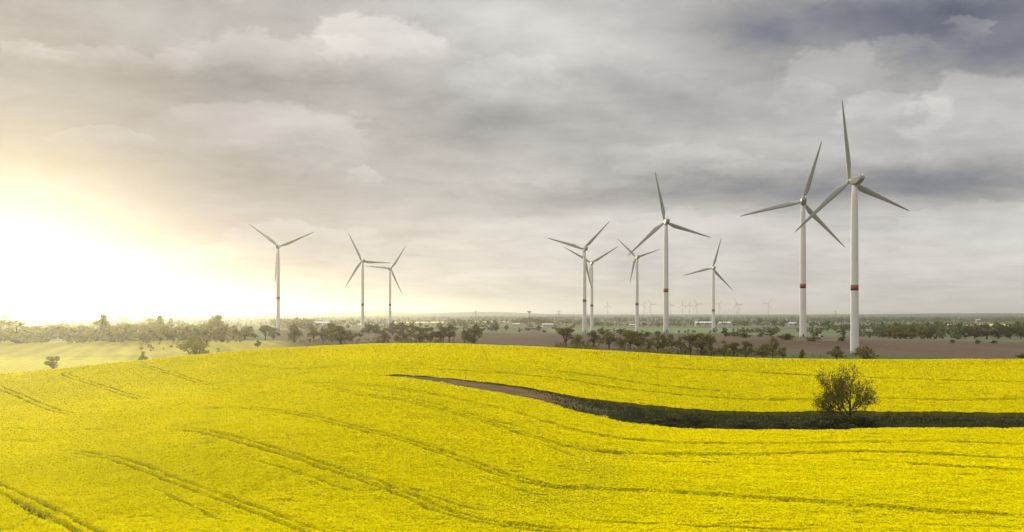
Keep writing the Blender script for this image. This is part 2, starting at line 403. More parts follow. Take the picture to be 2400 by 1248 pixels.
# ------------------------------------------------------------------ rapeseed crop
TRACKS = [
 [(-60, 1112), (0, 1142), (100, 1187), (217, 1248), (260, 1270)],
 [(110, 1054), (140, 1056), (200, 1060), (267, 1073), (333, 1093), (400, 1120), (500, 1158), (600, 1193), (667, 1220), (733, 1243), (790, 1265)],
 [(390, 1001), (433, 1003), (500, 1015), (600, 1041), (667, 1060), (733, 1080), (800, 1103), (867, 1125), (967, 1164), (1033, 1193), (1100, 1213), (1167, 1226), (1267, 1238), (1400, 1250)],
 [(433, 957), (567, 953), (667, 964), (767, 984), (867, 1010), (933, 1025), (1000, 1047), (1067, 1070), (1133, 1093), (1200, 1118), (1267, 1133), (1333, 1143), (1500, 1146), (1650, 1156), (1875, 1171), (2025, 1182), (2175, 1196), (2450, 1212)],
 [(760, 908), (867, 927), (967, 943), (1033, 960), (1100, 977), (1167, 997), (1233, 1017), (1300, 1037), (1367, 1053), (1433, 1059), (1612, 1064), (1762, 1064), (1875, 1060), (2062, 1057), (2212, 1064), (2450, 1078)],
 [(700, 897), (833, 899), (967, 915), (1100, 940), (1200, 963), (1267, 983), (1333, 1003), (1400, 1018), (1500, 1031), (1575, 1036), (1687, 1038), (1875, 1038), (2025, 1035), (2212, 1034), (2450, 1043)],
 [(1950, 1076), (2043, 1079), (2212, 1091), (2450, 1105)],
 [(230, 857), (175, 864), (152, 876), (167, 884), (200, 893), (250, 908), (300, 925), (350, 938)],
 [(-60, 888), (0, 908), (50, 928), (83, 943), (133, 962), (183, 970)],
 [(320, 852), (350, 860), (417, 878), (467, 895), (517, 902), (600, 900)],
 [(560, 850), (580, 853), (628, 861), (676, 865), (756, 861), (852, 855)],
 [(1200, 862), (1350, 874), (1419, 884), (1487, 896), (1556, 905), (1636, 912), (1740, 918)],
 [(900, 866), (983, 864), (1087, 868), (1192, 875), (1296, 885), (1350, 892), (1442, 909), (1533, 918), (1625, 928), (1740, 935), (1900, 936), (2056, 932), (2217, 937), (2450, 933)],
 [(1500, 858), (1740, 869), (1854, 877), (2056, 885), (2240, 891), (2450, 896)],
 [(-40, 1030), (60, 1031), (130, 1033)], [(-40, 998), (120, 1008), (260, 1004), (400, 985)],
 [(1090, 1105), (1140, 1120), (1200, 1142), (1260, 1158), (1330, 1163)], [(1240, 1030), (1300, 1052), (1390, 1082)],
 [(330, 1128), (420, 1170), (520, 1218), (560, 1240)], [(560, 1068), (680, 1100), (790, 1138)], [(660, 1085), (760, 1128), (880, 1165)],
 [(1800, 1185), (1880, 1200), (1960, 1212)], [(900, 1120), (1000, 1160), (1100, 1190), (1180, 1205)], [(820, 905), (960, 932), (1060, 958), (1180, 990), (1260, 1012)], [(0, 1160), (80, 1200), (150, 1240)], [(1300, 1215), (1500, 1225), (1760, 1238), (2000, 1240)], [(1500, 1080), (1700, 1083), (1850, 1090)], [(2100, 1225), (2250, 1232), (2420, 1236)], [(1830, 1071), (1900, 1075), (1960, 1074)]]
CELL = 0.15; GX0, GY0 = -230.0, 112.0
GWID, GHEI = int(460 / CELL), int(330 / CELL)
groove = np.zeros((GHEI, GWID), np.float32)
def stamp(path, off, width, depth, seed):
    P = np.array(path); seg = np.hypot(*np.diff(P, axis=0).T); L = np.concatenate([[0], np.cumsum(seg)])
    q = np.arange(0, L[-1], 0.06)
    x = np.interp(q, L, P[:, 0]); y = np.interp(q, L, P[:, 1])
    k = 61; ker = np.ones(k) / k
    xp = np.convolve(np.pad(x, k // 2, mode='edge'), ker, 'valid'); yp = np.convolve(np.pad(y, k // 2, mode='edge'), ker, 'valid')
    tx = np.gradient(xp); ty = np.gradient(yp); n = np.hypot(tx, ty) + 1e-9; nx, ny = -ty / n, tx / n
    fade = sstep(q, 0, 12) * sstep(L[-1] - q, 0, 12)
    dep = depth * np.clip(0.95 + 1.3 * vnoise(q / 1.6, q * 0 + seed, 40) + 0.9 * vnoise(q / 11.0, q * 0 + seed, 41), 0.1, 1.0) * fade
    wig = 0.12 * vnoise(q / 1.3, q * 0 + seed, 42)
    rx = xp / np.hypot(xp, yp); ry = yp / np.hypot(xp, yp); across = np.abs(tx * ry - ty * rx) / n
    wv = width * (0.85 + 0.8 * vnoise(q / 1.7, q * 0 + seed, 43)) * (1 + 1.0 * across ** 2)
    for a in np.arange(-1, 1.01, 0.08):
        xx = xp + nx * (off + wig + a * wv); yy = yp + ny * (off + wig + a * wv)
        i = ((yy - GY0) / CELL).astype(int); j = ((xx - GX0) / CELL).astype(int)
        ok = (i >= 0) & (i < GHEI) & (j >= 0) & (j < GWID)
        np.maximum.at(groove, (i[ok], j[ok]), (dep * (1 - abs(a) ** 4))[ok].astype(np.float32))
for n_, tr in enumerate(TRACKS):
    w = [((p - CX) / F * d, d) for p, q in tr for d in [canopy_dist(p, q)]]
    if n_ < 15:
        for off in (-0.9, 0.9): stamp(w, off, 0.40, 1.4, n_ * 7 + off); stamp(w, off, 0.58, 0.28, n_ * 7 + off)
    else: stamp(w, 0.0, 0.35, 0.8, n_ * 7)
def groove_at(x, y):
    i = ((y - GY0) / CELL).astype(int); j = ((x - GX0) / CELL).astype(int)
    ok = (i >= 0) & (i < GHEI) & (j >= 0) & (j < GWID)
    r = np.zeros(x.shape, np.float32); r[ok] = groove[i[ok], j[ok]]; return r
THIN = [(1380, 1085, 230, 60, .30), (1180, 1190, 240, 45, .28), (350, 1170, 420, 70, .16), (2000, 1190, 500, 40, .12), (1850, 1060, 500, 22, .16), (1400, 1090, 90, 45, .55), (1300, 1170, 120, 35, .5), (1250, 1145, 70, 20, .3), (1460, 1050, 60, 20, .4), (1120, 1190, 130, 30, .3), (560, 1190, 140, 25, .2), (300, 1150, 120, 30, .2)]
THINW = []
for p, q, rx, ry, a in THIN:
    d = canopy_dist(p, q); THINW.append(((p - CX) / F * d, d, rx / F * d, canopy_dist(p, q - ry) - d, a))
def crop_h(x, y):
    """height of the crop above the soil, and how open its flowering is"""
    ln_ = 0.22 * vnoise(x / 3.4, y / 3.4, 50) + 0.11 * vnoise(x / 1.1, y / 1.1, 51) + 0.04 * vnoise(x / 0.45, y / 0.45, 52)
    lodge = np.clip(vnoise(x / 1.6, y / 1.0, 53) + 0.6 * vnoise(x / 14, y / 11, 54) - 0.38, 0, 1) * 2.6
    thin = np.clip(lodge, 0, .8)
    for tx, ty, rx, ry, a in THINW: thin = thin + 0.62 * a * np.exp(-(((x - tx) / rx) ** 2 + ((y - ty) / ry) ** 2))
    gv = groove_at(x, y)
    return np.maximum(CROP + ln_ - 0.35 * np.clip(lodge, 0, 1) - gv, 0.12), np.clip(thin, 0, .85), gv
# leafy body of the crop
cu = np.linspace(-0.62, 0.62, 1241); cy = np.concatenate([np.arange(92, 225, 0.6), np.arange(225, 296, 0.45), np.arange(296, 440, 0.9)])
U, Y = np.meshgrid(cu, cy); X = U * Y
past = Y - dcrest(np.clip(U, UT[0], UT[-1]))
hgt, thin, gv = crop_h(X, Y)
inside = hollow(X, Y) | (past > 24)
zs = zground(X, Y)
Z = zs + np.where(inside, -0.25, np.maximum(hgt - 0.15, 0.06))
idx = np.arange(X.size).reshape(X.shape)
fc = np.stack([idx[:-1, :-1], idx[:-1, 1:], idx[1:, 1:], idx[1:, :-1]], 2)
keep = ~(inside[:-1, :-1] & inside[:-1, 1:] & inside[1:, 1:] & inside[1:, :-1])
edge_ = inside.copy()
for a_, b_ in ((slice(1, None), slice(None, -1)), (slice(None, -1), slice(1, None))):
    edge_[a_] |= inside[b_]; edge_[:, a_] |= inside[:, b_]
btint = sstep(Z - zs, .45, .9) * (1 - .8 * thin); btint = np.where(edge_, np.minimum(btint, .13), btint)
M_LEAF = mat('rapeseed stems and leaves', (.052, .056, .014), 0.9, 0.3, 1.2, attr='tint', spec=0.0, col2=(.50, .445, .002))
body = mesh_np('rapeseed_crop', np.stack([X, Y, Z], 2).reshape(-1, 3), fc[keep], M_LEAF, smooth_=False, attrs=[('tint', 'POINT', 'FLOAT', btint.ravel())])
# flower heads: small faces in the top of the crop
NF = 2800000
a = rng.random(NF); D1, D2 = 108.0, 425.0
pw = 0.55                                             # denser close to the viewer
yy = (D1 ** pw + a * (D2 ** pw - D1 ** pw)) ** (1 / pw); uu = rng.uniform(-0.5, 0.5, NF); xx = uu * yy
hgt, thin, gv = crop_h(xx, yy)
pastf = yy - dcrest(uu)
ok = ~hollow(xx, yy) & (pastf < 22) & (rng.random(NF) > thin) & (rng.random(NF) > gv * 2.6)
xx, yy, hgt, thin = xx[ok], yy[ok], hgt[ok], thin[ok]; n = len(xx)
zz = zground(xx, yy) + hgt - rng.random(n) ** 1.6 * 0.18
sz = (0.052 + 0.00048 * yy) * rng.uniform(0.7, 1.35, n)
ph = rng.uniform(0, 2 * math.pi, n); nrm = rng.normal(0, 0.26, (n, 3)); nrm[:, 2] = 1.0; nrm /= np.linalg.norm(nrm, axis=1)[:, None]
t1 = np.stack([np.cos(ph), np.sin(ph), np.zeros(n)], 1); t1 -= nrm * (t1 * nrm).sum(1)[:, None]; t1 /= np.linalg.norm(t1, axis=1)[:, None]
t2 = np.cross(nrm, t1); c = np.stack([xx, yy, zz], 1)
V3 = np.stack([c + t1 * sz[:, None], c + (-.5 * t1 + .87 * t2) * sz[:, None], c + (-.5 * t1 - .87 * t2) * sz[:, None]], 1).reshape(-1, 3)
tint = np.clip(rng.normal(.5, .13, n) + 0.5 * vnoise(xx / 9, yy / 9, 60) + 0.5 * vnoise(xx / 45, yy / 40, 61) - .25 * thin, 0, 1)
M_FLOWER = mat('rapeseed flowers', (.68, .61, .001), 0.9, 0.2, 1, attr='tint', spec=0.0, col2=(.87, .74, .001), trans=0.15)
fl = mesh_np('flowers', V3, np.arange(3 * n).reshape(-1, 3), M_FLOWER, parent=body, attrs=[('tint', 'FACE', 'FLOAT', tint)])
tag(fl, kind='stuff')
tag(body, 'bright yellow flowering rapeseed crop with dark wheel tracks', 'crop', kind='stuff')

# rough grass and weeds in the open strip
n = 60000
uu = rng.uniform(NU[0], 0.52, n); dn = np.interp(uu, NU, ND); df = np.interp(uu, FU, FD); yy = dn + rng.random(n) * (df - dn); xx = uu * yy
px_ = uu * F + CX
ok = hollow(xx, yy) & (rng.random(n) < np.interp(px_ + 150 * vnoise(xx / 6, yy / 6, 70), [1230, 1380, 1500], [.0, .3, 1.0]))
xx, yy = xx[ok], yy[ok]; n = len(xx); zz = zground(xx, yy)
hh = rng.uniform(.15, .5, n) * (1 + 1.2 * np.clip(vnoise(xx / 4, yy / 4, 71), 0, 1)); ph = rng.uniform(0, math.pi, n); wd = rng.uniform(.08, .25, n)
b0 = np.stack([xx, yy, zz - .05], 1); t1 = np.stack([np.cos(ph), np.sin(ph), np.zeros(n)], 1) * wd[:, None]
tip = b0 + np.stack([rng.normal(0, .15, n), rng.normal(0, .15, n), hh], 1)
V3 = np.stack([b0 - t1, b0 + t1, tip], 1).reshape(-1, 3)
M_GRASS = mat('rough grass', (.03, .037, .012), 0.9, 0.3, 1, attr='tint', spec=0.05, col2=(.10, .095, .04))
gr = mesh_np('grass', V3, np.arange(3 * n).reshape(-1, 3), M_GRASS, attrs=[('tint', 'FACE', 'FLOAT', np.clip(rng.random(n) * .7 + .6 * vnoise(xx / 5, yy / 5, 72), 0, 1))])
tag(gr, 'dark rough grass and weeds filling the strip without crop', 'grass', kind='stuff')

# ------------------------------------------------------------------ wind turbines
M_TOWER = mat('pale grey tower paint', (.62, .61, .56), 0.55, 0.05, 0.12, spec=0.25)
M_BLADE = mat('grey blade paint', (.33, .33, .29), 0.5, 0.05, 0.2, spec=0.25)
M_NAC = mat('grey nacelle paint', (.36, .35, .30), 0.5, 0.15, 0.5, spec=0.25)
M_RED = mat('red marking paint', (.25, .055, .048), 0.6, 0.08, 0.5)
M_LAMP = mat('white beacon housing', (.85, .85, .85), 0.15, 0.02, 1, spec=0.8)
M_DARK = mat('dark steel', (.08, .08, .08), 0.6, 0.1, 1)
M_FAR = mat('grey turbine paint', (.40, .40, .38), 0.6, 0.04, 0.2)
def lathe(prof, seg=24):
    v = []; f = []
    for r, z in prof:
        for i in range(seg): a = 2 * math.pi * i / seg; v.append((r * math.cos(a), r * math.sin(a), z))
    for k in range(len(prof) - 1):
        for i in range(seg): j = (i + 1) % seg; f.append([k*seg+i, k*seg+j, (k+1)*seg+j, (k+1)*seg+i])
    f.append(list(range(seg))[::-1]); f.append([(len(prof)-1)*seg + i for i in range(seg)])
    return v, f
def box(x0, x1, y0, y1, z0, z1, v, f):
    b = len(v); v += [(x0,y0,z0),(x1,y0,z0),(x1,y1,z0),(x0,y1,z0),(x0,y0,z1),(x1,y0,z1),(x1,y1,z1),(x0,y1,z1)]
    f += [[b+q for q in t] for t in ((3,2,1,0),(4,5,6,7),(0,1,5,4),(1,2,6,5),(2,3,7,6),(3,0,4,7))]
def loft(rings, v, f):
    b = len(v); k = len(rings[0])
    for r in rings: v += r
    for a in range(len(rings) - 1):
        for i in range(k): j = (i + 1) % k; f.append([b+a*k+i, b+a*k+j, b+(a+1)*k+j, b+(a+1)*k+i])
    f.append([b+i for i in range(k)][::-1]); f.append([b+(len(rings)-1)*k+i for i in range(k)])
def tower_r(z): return float(np.interp(z, [0, 3, 20, 40, 70, 85, 97.6], [2.45, 2.40, 2.3, 2.2, 2.08, 1.9, 1.5]))
TILT = R(5); HUBY, HUBZ = 4.5 * math.cos(TILT), 100 + 4.5 * math.sin(TILT)
def blade_mesh(n_r=18, k=12):
    rr = np.array([.025, .05, .09, .14, .2, .27, .35, .45, .55, .65, .75, .84, .91, .96, .985, 1.0])
    ch = np.interp(rr, [.025, .06, .13, .2, .27, .4, .6, .8, .95, 1], [2.0, 2.0, 2.95, 3.8, 3.7, 3.0, 2.1, 1.45, .8, .14])
    th = np.interp(rr, [.025, .06, .13, .2, .4, 1], [1.0, 1.0, .55, .36, .24, .16]); tw = np.radians(np.interp(rr, [0, .2, .5, 1], [16, 14, 6, 0]))
    off = np.interp(rr, [.025, .06, .2, 1], [.5, .5, .32, .32]); rings = []
    for r, c_, t_, w_, o_ in zip(rr, ch, th, tw, off):
        ring = []
        for i in range(k):
            a = 2 * math.pi * i / k; x = (0.5 - 0.5 * math.cos(a) - o_) * c_; shp = 1.0 if r < .06 else (1 - .55 * (0.5 - 0.5 * math.cos(a)))
            y = 0.5 * math.sin(a) * c_ * t_ * shp * (1.25 if r > .06 else 1)
            ring.append((x * math.cos(w_) - y * math.sin(w_), x * math.sin(w_) + y * math.cos(w_), r * 46.5))
        rings.append(ring)
    v = []; f = []; loft(rings, v, f); return v, f
def make_turbine():
    root = empty('wind_turbine', (0, 0, 0))
    zs_ = [0, 3, 10, 20, 30, 36.9, 40.2, 50, 60, 70, 78, 85, 92, 97.6]
    v, f = lathe([(tower_r(z), z) for z in zs_], 28); tw = mesh_np('tower', v, f, M_TOWER, root, True)
    v = []; f = []; seg = 28
    for z, dr in ((36.9, .012), (36.9, .03), (40.2, .03), (40.2, .012)):
        v += [((tower_r(z) + dr) * math.cos(2*math.pi*i/seg), (tower_r(z) + dr) * math.sin(2*math.pi*i/seg), z) for i in range(seg)]
    for k in range(3):
        for i in range(seg): j = (i+1) % seg; f.append([k*seg+i, k*seg+j, (k+1)*seg+j, (k+1)*seg+i])
    mesh_np('warning_band', v, f, M_RED, tw, True)
    v = []; f = []; box(-.5, .5, -2.52, -2.38, 1.2, 3.5, v, f); mesh_np('door', v, f, M_DARK, tw)
    v = []; f = []; box(-.7, .7, -3.3, -2.42, .0, 1.2, v, f); box(-.7, .7, -4.1, -3.3, .0, .6, v, f); mesh_np('steps', v, f, M_NAC, tw)
    def sec(y, w, z0, z1, ch=.45):
        return [(-w+ch, y, z0), (w-ch, y, z0), (w, y, z0+ch), (w, y, z1-ch), (w-ch, y, z1), (-w+ch, y, z1), (-w, y, z1-ch), (-w, y, z0+ch)]
    v = []; f = []
    loft([sec(2.9, 1.35, 98.7, 101.4), sec(1.8, 1.75, 97.9, 101.9), sec(-2.0, 1.85, 97.7, 102.2), sec(-4.5, 1.85, 98.3, 102.2), sec(-6.4, 1.75, 99.6, 102.2), sec(-7.3, 1.5, 100.8, 102.1)], v, f)
    nac = mesh_np('nacelle', v, f, M_NAC, root)
    for sx in (-1.05, 1.05):
        vv, ff = lathe([(.16, 0), (.16, .5), (.42, .55), (.45, 1.0), (.3, 1.3), (.05, 1.4)], 12)
        vv = [(x + sx, y - 6.0, z + 102.15) for x, y, z in vv]; mesh_np('beacon', vv, ff, M_LAMP, nac, True)
    v = []; f = []; box(-.06, .06, -5.3, -5.18, 102.2, 104.0, v, f); box(-.5, .5, -5.3, -5.18, 104.0, 104.12, v, f); mesh_np('wind_vane', v, f, M_DARK, nac)
    v, f = lathe([(1.25, -1.6), (1.5, -.9), (1.55, .2), (1.35, 1.1), (.85, 1.8), (.15, 2.1)], 20)
    hub = mesh_np('hub', v, f, M_NAC, root, True)
    hub.matrix_basis = Matrix.Translation((0, HUBY, HUBZ)) @ Matrix.Rotation(TILT, 4, 'X') @ Matrix.Rotation(R(-90), 4, 'X')
    v, f = blade_mesh()
    b = mesh_np('blade', v, f, M_BLADE, root, True)
    for _ in range(2): c_ = b.copy(); COL.objects.link(c_); c_.parent = root
    return root
def set_blades(root, phase, length, base=46.5):
    k = 0
    for ch in root.children:
        if ch.name.startswith('blade'):
            ch.matrix_basis = Matrix.Translation((0, HUBY, HUBZ)) @ Matrix.Rotation(TILT, 4, 'X') @ Matrix.Rotation(R(90 - phase - 120 * k), 4, 'Y') @ Matrix.Diagonal((length/base, length/base, length/base, 1)); k += 1
TL = ['tallest-looking pale turbine with a red tower band, nearest to the rapeseed field',
 'turbine whose rotor overlaps the blade of the nearest turbine, on its left side',
 'large turbine with one blade nearly upright, rising alone in the middle of the row',
 'turbine standing just in front of a thinner turbine, its upper blade tilted right',
 'thinner turbine half hidden behind another tower, blades spread in a V',
 'slim turbine just left of the large middle turbine, its faint blades thin',
 'small turbine between the middle turbine and the overlapping pair, near low white buildings',
 'leftmost turbine, hazy in the sun glow, two blades raised in a V',
 'turbine of the left pair with a blade pointing level towards its neighbour',
 'shorter turbine of the left pair, standing in front of the far blue hill']
wt = make_turbine()
for i, (p, q, d, yaw, ph, bl, hh) in enumerate(TURB):
    o = wt if i == 0 else copy_tree(wt)
    o.location = (TB[i, 0], TB[i, 1], TB[i, 2] + CAM_Z); o.rotation_euler = (0, 0, -R(yaw)); s_ = hh / 100; o.scale = (s_, s_, s_)
    set_blades(o, ph, bl / s_)
    tag(o, TL[i], 'wind turbine', 'wind turbines on the fields')
def make_far():
    root = empty('wind_turbine', (0, 0, 0))
    v, f = lathe([(2.6, -12), (2.3, 50), (1.6, 98)], 10); mesh_np('tower', v, f, M_FAR, root, True)
    v = []; f = []; box(-1.8, 1.8, -6, 3, 98, 102, v, f); mesh_np('nacelle', v, f, M_FAR, root)
    v, f = blade_mesh(); v = [(x * 1.25, y * 1.4, z) for x, y, z in v]
    b = mesh_np('blade', v, f, M_FAR, root, True)
    for _ in range(2): c_ = b.copy(); COL.objects.link(c_); c_.parent = root
    return root
FARS = [(1424.4, 717, 335, 46, 'faint far turbine alone on the horizon right of the close tower pair'), (1509, 716, 60, 44, 'faint far turbine close to the right of the slim turbine tower'),
 (1525.6, 714, 3, 50, 'faint far turbine just left of the large middle tower, second of two'), (1572, 715, 108, 44, 'faint far turbine tucked against the right side of the large middle tower'),
 (1600, 715, 95, 46, 'faint far turbine with an upright blade, first of three close together'), (1616.6, 715.6, 80, 48, 'faint far turbine in the middle of three close together'),
 (1633.6, 713, 3, 50, 'faint far turbine with a level blade, last of three close together'), (1685, 714, 50, 48, 'faint far turbine just right of the small turbine by the white buildings'),
 (1727.4, 713, 355, 52, 'darkest far turbine, in front of another thin tower'), (1732, 718, 40, 44, 'palest far tower hidden behind the darkest far turbine'), (1800.6, 712.4, 55, 50, 'faint far turbine standing alone left of the overlapping large turbines')]
ft = make_far()
for i, (p, hy, ph, bl, lb) in enumerate(FARS):
    o = ft if i == 0 else copy_tree(ft)
    d = 8800 + 300 * (i % 3) + (900 if i == 9 else 0) - (900 if i == 8 else 0)
    x = (p - CX) / F * d; z = (CY - hy) / F * d - 100
    o.location = (x, d, z + CAM_Z); o.rotation_euler = (0, 0, -math.atan((p - CX) / F) - R(random.uniform(-12, 12)))
    set_blades(o, ph, bl); tag(o, lb, 'wind turbine', 'far wind turbines along the horizon')

# ------------------------------------------------------------------ trees
def tubes(segs, sides=5):
    """segs: (p0, p1, r0, r1)"""
    v = []; f = []
    for p0, p1, r0, r1 in segs:
        p0 = Vector(p0); p1 = Vector(p1); d = (p1 - p0).normalized()
        a = d.orthogonal().normalized(); b_ = d.cross(a); k = len(v)
        for p, r in ((p0, r0), (p1, r1)):
            for i in range(sides): t = 2 * math.pi * i / sides; v.append(tuple(p + (a * math.cos(t) + b_ * math.sin(t)) * r))
        for i in range(sides): j = (i + 1) % sides; f.append([k+i, k+j, k+sides+j, k+sides+i])
        f.append([k+sides+i for i in range(sides)])
    return v, f
def cards(cent, size, flat=0.0):
    n = len(cent); a = rng.normal(0, 1, (n, 3)); a /= np.linalg.norm(a, axis=1)[:, None]
    b_ = rng.normal(0, 1, (n, 3)); b_ -= a * (a * b_).sum(1)[:, None]; b_ /= np.linalg.norm(b_, axis=1)[:, None]
    s_ = np.asarray(size)[:, None]; asp = rng.uniform(.5, 1, n)[:, None]
    return np.stack([cent - a*s_, cent + b_*s_*asp, cent + a*s_, cent - b_*s_*asp], 1).reshape(-1, 3), np.arange(4 * n).reshape(-1, 4)
M_BARK = mat('dark bark', (.06, .048, .035), 0.9, 0.3, 1.5, spec=0.05)
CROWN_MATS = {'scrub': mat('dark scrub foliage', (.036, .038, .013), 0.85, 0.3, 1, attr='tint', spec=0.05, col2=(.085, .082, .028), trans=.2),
 'golden': mat('sun-glow painted foliage', (.15, .135, .024), 0.85, 0.3, 1, attr='tint', spec=0.05, col2=(.33, .28, .05), trans=.25),  # the gold is the sun's glow put into the leaf colour
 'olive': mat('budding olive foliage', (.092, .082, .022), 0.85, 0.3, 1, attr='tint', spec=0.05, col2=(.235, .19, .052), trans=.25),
 'brown': mat('budding brown foliage', (.085, .066, .028), 0.85, 0.3, 1, attr='tint', spec=0.05, col2=(.19, .14, .055), trans=.25),
 'green': mat('fresh green foliage', (.055, .066, .024), 0.85, 0.3, 1, attr='tint', spec=0.05, col2=(.13, .14, .05), trans=.25)}
def tree_meshes(shape, colour, seed):
    """a 10 m tree: trunk and crown meshes"""
    global rng
    rng = np.random.default_rng(seed); rnd = random.Random(seed)
    segs = []; cl = []
    if shape == 'poplar':
        segs.append(((0,0,-.4), (0,0,8.5), .28, .05))
        for k in range(12):
            z = 1.2 + k * .72; r = 1.15 * math.sin(min(1, (z) / 4) * math.pi / 2) * (1 - max(0, z - 5) / 6.5); a = rnd.uniform(0, 6.28)
            c_ = Vector((math.cos(a) * r * .5, math.sin(a) * r * .5, z)); cl.append((c_, r * .85 + .2, .9)); segs.append(((0,0,z-.6), c_, .07, .03))
        ncard = 800
    elif shape == 'bush':
        for k in range(13):
            a = rnd.uniform(0, 6.28); r = rnd.uniform(0, 3.6); z = rnd.uniform(1.2, 8.2) * (1 - (r / 5.2) ** 2)
            c_ = Vector((math.cos(a) * r, math.sin(a) * r, max(z, 1.0))); cl.append((c_, rnd.uniform(1.2, 2.0), .9)); segs.append(((0,0,-.4), c_, .16, .04))
        ncard = 1500
    else:
        th = rnd.uniform(2.2, 3.2) if shape == 'vase' else rnd.uniform(1.6, 2.4)
        lean = Vector((rnd.uniform(-.3, .3), rnd.uniform(-.3, .3), th * .8)); segs.append(((0,0,-.5), lean, .34, .26))
        nl = rnd.randint(9, 12)
        for k in range(nl):
            a = 6.28 * k / nl + rnd.uniform(-.4, .4)
            if shape == 'vase': r = rnd.uniform(1.0, 3.6); z = rnd.uniform(3.6, 8.3) - (r - 2.4) * .3
            else: r = rnd.uniform(.6, 3.5); z = 4.7 + rnd.uniform(-3.2, 3.6) * math.sqrt(max(.1, 1 - (r / 3.9) ** 2))
            c_ = Vector((math.cos(a) * r, math.sin(a) * r, z)); cl.append((c_, rnd.uniform(1.1, 1.75), .85))
            mid = lean.lerp(c_, .5) + Vector((0, 0, .5)); segs.append((lean, mid, .17, .10)); segs.append((mid, c_ + Vector((0,0,.9)), .10, .03))
        cl.append((Vector((rnd.uniform(-.8, .8), rnd.uniform(-.8, .8), 8.2)), 1.5, .9))
        ncard = 1300
    cen = []; per = ncard // len(cl)
    for c_, r, sq in cl:
        p = rng.normal(0, 1, (per, 3)); p /= np.linalg.norm(p, axis=1)[:, None]; p *= (rng.random(per) ** .45 * r)[:, None]; p[:, 2] *= sq
        cen.append(p + np.array(c_))
    cen = np.concatenate(cen); cen = cen[cen[:, 2] > .25]
    v, f = cards(cen, rng.uniform(.16, .40, len(cen)))
    tint_ = np.clip(rng.normal(.45, .25, len(cen)) + .5 * vnoise(cen[:, 0] / 1.3 + seed, cen[:, 2] / 1.3, seed), 0, 1)
    top = max(1e-3, cen[:, 2].max()); hw = np.percentile(np.abs(cen[:, 0]), 96)
    tv, tf = tubes(segs, 5)
    mt = bpy.data.meshes.new('trunk'); mt.from_pydata(tv, [], tf); mt.materials.append(M_BARK)
    mc = bpy.data.meshes.new('crown'); mc.vertices.add(len(v)); mc.vertices.foreach_set('co', v.astype(np.float32).ravel())
    mc.loops.add(f.size); mc.loops.foreach_set('vertex_index', f.astype(np.int32).ravel())
    mc.polygons.add(len(f)); mc.polygons.foreach_set('loop_start', np.arange(0, f.size, 4, dtype=np.int32)); mc.polygons.foreach_set('loop_total', np.full(len(f), 4, np.int32)); mc.update(calc_edges=True)
    at = mc.attributes.new('tint', 'FLOAT', 'FACE'); at.data.foreach_set('value', tint_.astype(np.float32)); mc.materials.append(CROWN_MATS[colour])
    return mt, mc, top, hw
BANK = {}
def variant(shape, colour, k):
    key = (shape, colour, k)
    if key not in BANK: BANK[key] = tree_meshes(shape, colour, 100 + hash_str(shape + colour) + 17 * k)
    return BANK[key]
def hash_str(s): return sum((i + 1) * ord(c_) for i, c_ in enumerate(s)) % 1000
NVAR = {'vase': 4, 'round': 4, 'bush': 3, 'poplar': 2}
_tn = [0]
def plant(px, py, top, w, shape, colour, label, group, name='tree', d=None, cat='tree'):
    d = d or dist_for_base(px, py); p = on_ground(px, d)
    p.z = min(p.z, CAM_Z - (py - CY) / F * d + 1.5) if d < 1300 else p.z
    H = (py - top) / F * d; wm = w / F * d; k = _tn[0] % NVAR[shape]; _tn[0] += 1
    mt, mc, tp, hw = variant(shape, colour, k)
    o = empty(name, p, random.uniform(0, 6.28)); sz_ = H / tp; sx = wm / 2 / hw * 1.2; o.scale = (sx, sx, sz_)
    for nm, me in (('trunk', mt), ('crown', mc)):
        c_ = bpy.data.objects.new(nm, me); COL.objects.link(c_); c_.parent = o
    return tag(o, label, cat, group)
ORD = ['first', 'second', 'third', 'fourth', 'fifth', 'sixth', 'seventh', 'eighth', 'ninth', 'tenth', 'eleventh', 'twelfth', 'thirteenth', 'fourteenth', 'fifteenth', 'sixteenth', 'seventeenth', 'eighteenth', 'nineteenth', 'twentieth']
ADJ = {'vase': 'open-topped', 'round': 'round-headed', 'bush': 'bushy', 'poplar': 'narrow upright'}
HUE = {'golden': 'golden', 'olive': 'olive', 'brown': 'brownish', 'green': 'dark green'}
ANCH = [(652, 'the leftmost turbine'), (850, 'the level-bladed turbine'), (914, 'the turbine by the blue hill'), (1378, 'the close tower pair'), (1493, 'the slim turbine'), (1561, 'the large middle turbine'), (1672, 'the turbine by white buildings'), (1882, 'the overlapping turbine'), (2003, 'the nearest turbine')]
def labelled(rows, where, anchors=ANCH):
    """label each tree by its look and its rank beside the nearest tower"""
    rows = sorted(rows); out = []
    side = []
    for r in rows:
        a = min(anchors, key=lambda t_: abs(t_[0] - r[0])); side.append((a, r[0] >= a[0]))
    for i, r in enumerate(rows):
        a, right = side[i]; same = [q for q, s_ in zip(rows, side) if s_ == (a, right)]
        rank = same.index(r) if right else len(same) - 1 - same.index(r)
        out.append((r, f"{ADJ[r[4]]} {HUE[r[5]]} tree {where}, {ORD[rank]} {'right' if right else 'left'} of {a[1]}"))
    return out
